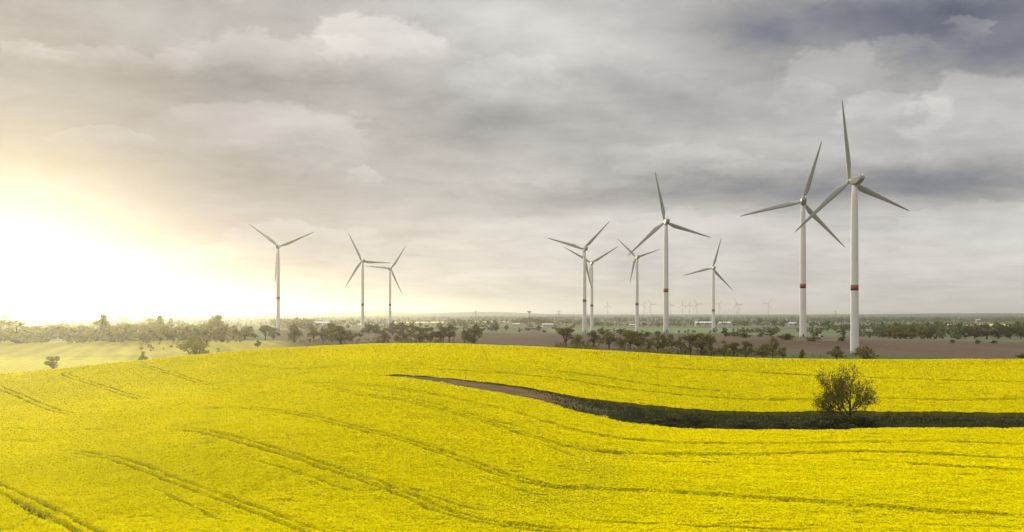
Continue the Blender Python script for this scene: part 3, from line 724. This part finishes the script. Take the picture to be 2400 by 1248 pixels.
ROW = [  # px, base, top, width, shape, colour
 (1391,815,775,28,'vase','olive'),(1428,818,776,38,'vase','olive'),(1453,819,790,20,'round','olive'),(1478,820,774,24,'vase','olive'),(1497,818,778,36,'round','olive'),(1520,824,801,9,'poplar','brown'),(1540,825,786,28,'vase','olive'),
 (1555,825,784,22,'round','olive'),(1573,820,783,22,'vase','olive'),(1595,829,788,18,'vase','olive'),(1618,831,784,30,'vase','olive'),(1644,832,781,36,'vase','olive'),(1667,834,788,20,'vase','olive'),(1697,837,798,22,'round','olive'),
 (1721,839,802,24,'vase','olive'),(1748,840,799,24,'round','olive'),(1787,841,806,24,'round','olive'),(1811,838,789,22,'vase','olive'),(1835,842,813,16,'round','olive'),(1880,843,820,9,'poplar','olive'),(1962,844,811,22,'round','olive'),(2030,844,811,38,'round','olive'),
 (1327,812,767,36,'vase','olive'),(1356,814,785,28,'round','olive'),(1110,804,761,28,'bush','olive'),(1088,804,774,24,'bush','olive'),(1054,803,764,24,'vase','olive'),(1033,803,765,24,'vase','brown'),(1011,803,770,20,'round','olive'),(985,803,767,36,'round','olive'),
 (940,803,775,26,'vase','brown'),(896,804,773,26,'round','olive'),(690,803,760,32,'round','olive'),(735,803,764,20,'vase','olive'),(757,806,768,18,'round','brown'),(778,803,766,32,'round','olive'),(800,808,764,48,'vase','olive'),(816,800,760,16,'round','brown'),
 (604,815,798,13,'round','olive'),(575,796,765,40,'round','olive'),(622,798,762,22,'vase','olive'),(641,797,768,20,'round','olive')]
ROW = [(*r[:4], 'bush' if (r[0] * 7) % 10 < 3 and r[4] == 'round' else 'round' if (r[0] * 7) % 10 < 3 and r[4] == 'vase' else r[4], r[5]) for r in ROW]
for r, lb in labelled(ROW, 'in the field-edge row'): plant(*r, lb, 'trees in the row along the field edge')
MIDDLE = [
 (775,786,757,14,'vase','brown'),(865,782,760,22,'bush','brown'),(882,782,760,20,'bush','brown'),(920,786,756,30,'round','brown'),(945,780,754,28,'round','brown'),(965,784,760,22,'round','brown'),(1000,781,762,20,'round','brown'),
 (1130,779,763,12,'round','brown'),(1152,777,764,16,'round','brown'),(1163,777,756,8,'poplar','brown'),(1218,780,769,8,'round','brown'),(1240,776,764,18,'round','brown'),(1262,778,762,12,'round','brown'),(1274,780,774,8,'bush','brown'),(1304,777,763,18,'round','brown'),(1338,783,765,14,'round','brown'),
 (1412,786,772,22,'round','olive'),(1455,786,772,18,'round','olive'),(1515,790,776,16,'bush','green'),(1540,788,776,16,'bush','green'),(1700,790,774,18,'round','green'),(1722,789,777,22,'bush','green'),(1746,792,778,24,'bush','green'),(1785,790,779,12,'bush','green'),(1806,790,775,20,'round','green'),
 (1842,797,781,24,'bush','olive'),(1905,800,789,26,'bush','olive'),(1974,800,789,16,'bush','green'),(1976,790,771,7,'poplar','green'),(1942,775,752,12,'round','green'),(1640,765,753,14,'round','green'),(1660,764,753,14,'round','green'),(1688,765,753,14,'round','green'),(1700,765,754,14,'round','green'),(1745,766,752,16,'round','green'),(1778,763,747,18,'round','green'),
 (1815,766,751,14,'round','green'),(1836,766,751,20,'round','green'),(1905,768,755,18,'round','green'),(1930,768,757,18,'round','green'),(2233,805,796,12,'bush','green'),(2292,806,796,12,'bush','green'),(2328,806,797,14,'bush','green'),(2060,790,768,22,'round','green'),(2085,794,770,26,'round','olive'),
 (2110,795,766,26,'round','olive'),(2135,795,763,28,'round','olive'),(2160,795,764,26,'round','olive'),(2182,795,770,22,'round','green'),(2262,795,768,24,'round','green'),(2285,795,764,28,'round','brown'),(2312,795,762,30,'round','brown'),(2340,795,764,26,'round','green'),(2368,795,768,24,'round','green'),(2392,795,765,24,'round','green')]
for r, lb in labelled(MIDDLE, 'beyond the field row'): plant(*r, lb, 'trees and bushes scattered beyond the ploughed land')
LEFT = [(242,800,737,20,'poplar','olive'),(228,800,752,50,'round','olive'),(262,802,760,44,'bush','olive'),(160,800,757,62,'bush','olive'),(110,802,764,56,'bush','olive'),(290,802,757,44,'round','olive'),(318,800,766,40,'bush','olive'),(352,792,745,34,'round','olive'),(375,795,740,16,'poplar','olive'),
 (376,800,760,44,'bush','olive'),(400,775,746,10,'poplar','brown'),(408,798,768,34,'round','olive'),(430,790,758,36,'bush','brown'),(458,796,766,30,'round','olive'),(483,793,760,34,'round','olive'),(508,786,738,24,'vase','olive'),(525,794,762,34,'round','brown'),(548,796,768,26,'round','olive'),(45,805,752,84,'bush','olive'),(-20,805,748,70,'bush','olive'),(195,802,764,50,'bush','olive'),
 (8,770,735,26,'round','olive'),(285,762,738,26,'round','olive'),(335,765,744,24,'round','olive'),(420,768,750,20,'round','brown')]
LEFT = [(*r[:5], 'golden' if r[1] > 780 else r[5]) for r in LEFT]  # nearer trees get crowns with the sun glow in their colour
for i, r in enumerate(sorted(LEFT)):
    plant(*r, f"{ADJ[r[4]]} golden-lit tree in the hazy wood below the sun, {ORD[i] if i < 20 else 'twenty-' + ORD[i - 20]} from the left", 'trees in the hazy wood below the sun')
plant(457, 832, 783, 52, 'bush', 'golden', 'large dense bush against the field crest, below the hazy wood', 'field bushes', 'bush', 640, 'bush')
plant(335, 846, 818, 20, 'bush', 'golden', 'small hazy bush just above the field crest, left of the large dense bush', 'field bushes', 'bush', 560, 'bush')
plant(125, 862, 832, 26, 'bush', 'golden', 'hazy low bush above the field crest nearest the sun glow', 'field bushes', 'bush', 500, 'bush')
plant(2008, 832.5, 826, 18, 'bush', 'green', 'dark low bush at the foot of the nearest turbine', 'field bushes', 'bush', 676, 'bush')
plant(2396, 845, 829, 20, 'bush', 'green', 'dark bush at the far right end of the field crest', 'field bushes', 'bush', 610, 'bush')

# the lone tree in the open strip
def lone_tree():
    rnd = random.Random(11); segs = []; twigs = []
    def grow(p, d, L, r, lv):
        n_ = 3; q = p
        for i in range(n_):
            d = (d + Vector((rnd.gauss(0, .13), rnd.gauss(0, .13), rnd.gauss(.03, .09)))).normalized()
            e = q + d * (L / n_); r2 = r * .86; segs.append((tuple(q), tuple(e), r, r2)); q = e; r = r2
            if lv >= 3: twigs.append((q, lv))
            if lv < 5 and i > 0 or (lv in (1, 2, 3)):
                side = d.cross(Vector((rnd.gauss(0, 1), rnd.gauss(0, 1), rnd.gauss(0, 1)))).normalized()
                nd = (d * rnd.uniform(.5, .95) + side * rnd.uniform(.55, .95) + Vector((0, 0, .12))).normalized()
                if lv < 5: grow(q, nd, L * rnd.uniform(.52, .74), r * .62, lv + 1)
        if lv < 5: grow(q, (d + Vector((rnd.gauss(0, .2), rnd.gauss(0, .2), .05))).normalized(), L * .66, r * .8, lv + 1)
    b = Vector((0, 0, -.4))
    grow(b + Vector((-.25, 0, 0)), Vector((-.30, .05, 1)), 5.2, .30, 0)
    grow(b + Vector((.25, 0, 0)), Vector((.26, -.1, 1)), 5.2, .32, 0)
    for a in (-.95, .85): grow(Vector((.2 * a, 0, 1.9)), Vector((a, rnd.uniform(-.5, .5), .72)).normalized(), 3.9, .15, 1)
    for k in range(4): a = k * 1.57 + .6; grow(Vector((0, 0, 2.6)), Vector((math.cos(a) * .8, math.sin(a) * .8, .8)).normalized(), 3.5, .14, 1)
    grow(Vector((-.6, 0, .1)), Vector((-.75, .1, .6)).normalized(), 3.6, .12, 1)
    grow(Vector((-.9, .2, .1)), Vector((-.9, -.2, .42)).normalized(), 3.4, .10, 1)
    return segs, twigs
segs, twigs = lone_tree()
ldist = canopy_dist(1990, 985) + 1.0
lp = on_ground(1988, ldist)
pts = np.array([t_[0] for t_ in twigs]); hscale = 13.4 / np.percentile(pts[:, 2], 99.5)
lt = empty('lone_tree', lp); lt.scale = (hscale * .83,) * 2 + (hscale,)
tag(lt, 'lone spreading tree with forked trunk and sparse olive leaves in the grassy strip', 'tree')
v, f = tubes(segs, 5); mesh_np('trunk', v, f, M_BARK, lt)
rng = np.random.default_rng(5)
cen = np.repeat(pts, 4, 0) + rng.normal(0, .20, (len(pts) * 4, 3)); sel = rng.random(len(cen)) < .31; cen = cen[sel]
v, f = cards(cen, rng.uniform(.06, .17, len(cen)))
M_LONE = mat('small olive leaves', (.08, .075, .016), 0.85, 0.3, 1, attr='tint', spec=0.05, col2=(.19, .165, .035), trans=.2)
mesh_np('crown', v, f, M_LONE, lt, attrs=[('tint', 'FACE', 'FLOAT', rng.random(len(cen)))])
for i, (p, q, hpx, w, sh, lb) in enumerate([(1950, 993, 38, 70, 'bush', 'dark scrubby bush at the left foot of the lone tree'), (2022, 985, 26, 56, 'bush', 'low dark bush at the right foot of the lone tree'), (1915, 990, 24, 60, 'bush', 'low scrub left of the bush beside the lone tree'),
    (1570, 990, 26, 50, 'bush', 'dark scrub bush where bare soil turns to grass'), (1630, 988, 32, 60, 'bush', 'tallest scrub bush left of the lone tree, in mid strip'), (1745, 988, 22, 50, 'bush', 'low scrub bush midway between mid strip bush and lone tree'), (1840, 992, 22, 44, 'bush', 'low scrub bush nearest left of the lone tree thicket')]):
    d = canopy_dist(p, q) + 2
    o = plant(p, q, q - hpx, w, sh, 'scrub', lb, 'scrub bushes in the grassy strip', 'scrub_bush', d, 'bush'); o.location.z = float(zground(o.location.x, d)) - .1

# ------------------------------------------------------------------ far woods (uncountable)
def wood(name, label, bands, colour, seed):
    global rng
    rng = np.random.default_rng(seed); cen = []; size = []; tn = []
    for px0, px1, d0, d1, cnt, h0, h1, lump in bands:
        p = rng.uniform(px0, px1, cnt); d = np.exp(rng.uniform(math.log(d0), math.log(d1), cnt)); x = (p - CX) / F * d
        keep_ = vnoise(x / (d * .012 + 25), d / 160, seed) > lump; x, d = x[keep_], d[keep_]
        z = zground(x, d); h = rng.uniform(h0, h1, len(x)) * (1 + .5 * vnoise(x / (d * .02), d / 400, seed + 1))
        for X_, D_, Z_, H_ in zip(x, d, z, h):
            k = 26 if D_ < 2500 else 14
            q = rng.normal(0, 1, (k, 3)); q /= np.linalg.norm(q, axis=1)[:, None]; q *= rng.random((k, 1)) ** .4
            cen.append(np.array((X_, D_, Z_ + H_ * .52)) + q * np.array((H_ * .42, H_ * .42, H_ * .50))); size.append(np.full(k, H_ * .17) * rng.uniform(.6, 1.3, k)); tn.append(np.clip(rng.normal(rng.uniform(.2, .8), .2, k), 0, 1))
    cen = np.concatenate(cen); v, f = cards(cen, np.concatenate(size))
    o = mesh_np(name, v, f, CROWN_MATS[colour], attrs=[('tint', 'FACE', 'FLOAT', np.concatenate(tn))])
    tag(o, label, 'woodland', kind='stuff')
wood('hedgerow_scrub', 'dark green scrub and hedges behind the ploughed field', [(1880, 2480, 1010, 1250, 240, 5, 9, -.1), (1400, 1900, 1500, 1700, 120, 4, 7, -.05), (2060, 2480, 1180, 1500, 200, 8, 13, -.2), (1680, 2480, 1750, 1900, 260, 5, 9, -.1)], 'green', 31)
wood('distant_woodland', 'continuous distant woodland across the plain on the right', [(1380, 2480, 2500, 2900, 420, 7, 12, -.05), (1200, 2480, 3400, 5000, 1700, 8, 14, -.04), (1100, 2480, 5200, 9000, 2600, 10, 16, -.12), (1900, 2480, 4200, 6000, 800, 10, 16, -.2)], 'green', 32)
wood('distant_woodland', 'continuous hazy woodland across the plain on the left', [(-60, 560, 900, 1500, 260, 7, 11, -.1), (-60, 1350, 1700, 2600, 520, 6, 11, .02), (-60, 1400, 2700, 4200, 1000, 8, 14, .0), (640, 740, 2700, 3100, 90, 11, 15, -.5), (1205, 1290, 3000, 3200, 90, 7, 11, -.5), (-60, 1300, 4500, 8000, 1500, 9, 15, -.05)], 'brown', 33)

wood('verge_undergrowth', 'low scrub and dry weeds along the foot of the field-edge tree row', [(1490, 1830, 655, 720, 280, 1.2, 4.2, -.25), (1300, 1500, 740, 860, 110, 1.2, 3.4, -.15), (690, 1120, 900, 1010, 110, 1.5, 3.2, -.2), (1840, 2100, 620, 680, 40, .8, 1.8, .0), (330, 700, 700, 1000, 90, 1.5, 3.2, .0)], 'olive', 34)

# ------------------------------------------------------------------ pylons, masts, buildings
M_STEEL = mat('galvanised steel', (.22, .22, .21), 0.5, 0.1, 1)
def bar(p0, p1, w, v, f):
    a, b = tubes([(p0, p1, w, w)], 4); k = len(v); v += a; f += [[i + k for i in t_] for t_ in b]
def pylon_mesh():
    v = []; f = []; H = 46; lv = [(0, 4.0), (14, 2.6), (26, 1.6), (36, 1.0), (46, .5)]
    for (z0, w0), (z1, w1) in zip(lv[:-1], lv[1:]):
        c0_ = [(-w0,-w0,z0),(w0,-w0,z0),(w0,w0,z0),(-w0,w0,z0)]; c1_ = [(-w1,-w1,z1),(w1,-w1,z1),(w1,w1,z1),(-w1,w1,z1)]
        for i in range(4):
            j = (i+1) % 4; bar(c0_[i], c1_[i], .26, v, f); bar(c0_[i], c1_[j], .14, v, f); bar(c1_[i], c1_[j], .14, v, f)
    for z, l in ((31, 13), (40, 9)):
        for s_ in (-1, 1): bar((0, 0, z), (s_ * l, 0, z + .2), .34, v, f); bar((0, 0, z + 2.4), (s_ * l, 0, z + .3), .2, v, f); bar((s_ * l * .95, 0, z), (s_ * l * .95, 0, z - 2), .18, v, f)
    return v, f
pv, pf = pylon_mesh(); py0 = None
for i, (p, d, hp, lb) in enumerate([(638, 2900, 48, 'power pylon with two crossarms just left of the leftmost turbine'), (1115, 4300, 44, 'faint power pylon on the blue ridge left of the broad-headed mast'), (1310, 4600, 44, 'faint power pylon between the broad-headed mast and close tower pair'), (190, 3600, 44, 'faint power pylon nearest the sun glow'), (782, 4500, 44, 'faint power pylon between the leftmost turbine and left pair'), (1958, 5200, 46, 'faint power pylon between the overlapping and nearest turbine')]):
    o = mesh_np('power_pylon', pv, pf, M_STEEL) if py0 is None else py0.copy()
    if py0 is None: py0 = o
    else: COL.objects.link(o)
    o.location = on_ground(p, d); o.rotation_euler = (0, 0, R(random.uniform(-20, 20))); s_ = hp / 46; o.scale = (s_, s_, s_)
    tag(o, lb, 'power pylon', 'power pylons across the plain')
mr_ = empty('lattice_mast', on_ground(1240.5, 2900)); tag(mr_, 'slender lattice mast with a broad flat head rising from a wooded knoll', 'mast')
v = []; f = []
for i in range(4):
    a = i * math.pi / 2 + .78; c_ = (math.cos(a), math.sin(a)); j = a + math.pi / 2; e_ = (math.cos(j), math.sin(j))
    bar((c_[0] * 2.3, c_[1] * 2.3, 0), (c_[0] * 1.1, c_[1] * 1.1, 32), .4, v, f)
    for z in range(0, 32, 4):
        w0 = 2.3 - 1.2 * z / 32; w1 = 2.3 - 1.2 * (z + 4) / 32; bar((c_[0] * w0, c_[1] * w0, z), (e_[0] * w1, e_[1] * w1, z + 4), .22, v, f)
mesh_np('lattice', v, f, M_STEEL, mr_)
v, f = lathe([(1.2, 31.8), (4.2, 32.6), (4.8, 33.4), (4.8, 35.0), (4.2, 35.4), (1.0, 35.6)], 20); mesh_np('platform', v, f, M_STEEL, mr_)
M_WHITE = mat('white render', (.44, .43, .41), 0.8, 0.06, 0.3); M_ROOF = mat('grey roof sheet', (.45, .45, .44), 0.6, 0.1, 0.3); M_WIN = mat('dark window glass', (.03, .035, .04), 0.15, 0.1, 1, spec=.6)
def building(name, px, d, w, dep, h, label, cat, rot=0.0, pitched=True, win=4, lift=0.0):
    p = on_ground(px, d); p.z += lift; o = empty(name, p, rot); v = []; f = []; box(-w/2, w/2, -dep/2, dep/2, -1.5 - lift, h, v, f); wl = mesh_np('wall', v, f, M_WHITE, o)
    v = []; f = []
    if pitched:
        loft([[(-w/2-.3, -dep/2-.4, h+.01), (-w/2-.3, dep/2+.4, h+.01), (-w/2-.3, 0, h+dep*.22)], [(w/2+.3, -dep/2-.4, h+.01), (w/2+.3, dep/2+.4, h+.01), (w/2+.3, 0, h+dep*.22)]], v, f)
    else: box(-w/2-.2, w/2+.2, -dep/2-.2, dep/2+.2, h+.01, h+.5, v, f)
    mesh_np('roof', v, f, M_ROOF if not pitched or name != 'greenhouse' else M_WHITE, o)
    for k in range(win):
        x = -w/2 + w * (k + .5) / win; v = []; f = []; box(x - w*.16/win*2, x + w*.16/win*2, -dep/2-.05, -dep/2+.05, h*.4, h*.75, v, f); mesh_np('window', v, f, M_WIN, o)
    return tag(o, label, cat)
building('farm_hall', 1650, 2750, 40, 16, 4.5, 'long low white hall left of the small turbine tower', 'building', lift=3)
building('farm_hall', 1699, 2750, 32, 16, 4.2, 'low white hall just right of the small turbine tower', 'building', R(4), lift=3)
building('farm_hall', 1720, 2700, 9, 9, 4.5, 'small pale house at the right end of the white halls', 'building', R(15), win=2, lift=2)
building('farm_hall', 1858, 2600, 16, 11, 5, 'small white building among trees left of the overlapping turbine', 'building', R(-12), win=2, lift=2)
building('farm_hall', 1484, 2500, 14, 9, 3.5, 'small pale building low among trees beside the slim turbine', 'building', win=2, lift=1)
building('farm_hall', 2292, 4200, 14, 10, 6, 'tiny white house in front of the dark woods above the yellow strip', 'building', win=2, lift=3)
building('greenhouse', 735, 2900, 44, 18, 4, 'long white greenhouse behind the trees right of the leftmost turbine', 'building', win=8, lift=2)
building('greenhouse', 763, 2950, 20, 18, 4, 'short white greenhouse at the right end of the long one', 'building', win=4, lift=2)
building('barn', 1284, 2500, 22, 11, 4, 'pale low barn right of the broad-headed mast', 'building', R(8), win=3, lift=1)
building('barn', 1211, 2700, 18, 11, 4, 'pale low barn left of the broad-headed mast', 'building', R(-20), win=3, lift=1)
building('transformer_kiosk', 1925, 880, 3.0, 2.6, 3.0, 'small white transformer kiosk right of the overlapping turbine tower', 'kiosk', R(10), False, 1)
building('transformer_kiosk', 1590, 1085, 2.6, 2.4, 2.6, 'small pale kiosk right of the large middle turbine tower', 'kiosk', R(10), False, 1)
building('transformer_kiosk', 1414, 1300, 3.0, 2.4, 2.8, 'small pale kiosk right of the close tower pair', 'kiosk', R(-10), False, 1)

# ------------------------------------------------------------------ haze
HM = bpy.data.materials.new('thin haze'); HM.use_nodes = True; hn = HM.node_tree; hn.nodes.remove(hn.nodes['Principled BSDF'])
pvn = hn.nodes.new('ShaderNodeVolumePrincipled'); pvn.inputs['Color'].default_value = (.93, .93, .95, 1)
pvn.inputs['Density'].default_value = 6e-5; pvn.inputs['Anisotropy'].default_value = 0.85
hn.links.new(pvn.outputs[0], hn.nodes['Material Output'].inputs['Volume'])
v = []; f = []; zlo = float(g.data.vertices[0].co.z); zz_ = np.empty(len(g.data.vertices) * 3, np.float32); g.data.vertices.foreach_get('co', zz_); zlo = float(zz_[2::3].min())
box(-19800, 19800, -18500, 19800, zlo - 1.0, CAM_Z + 165, v, f)
hz_ = mesh_np('haze', v, f, HM); tag(hz_, kind='stuff')
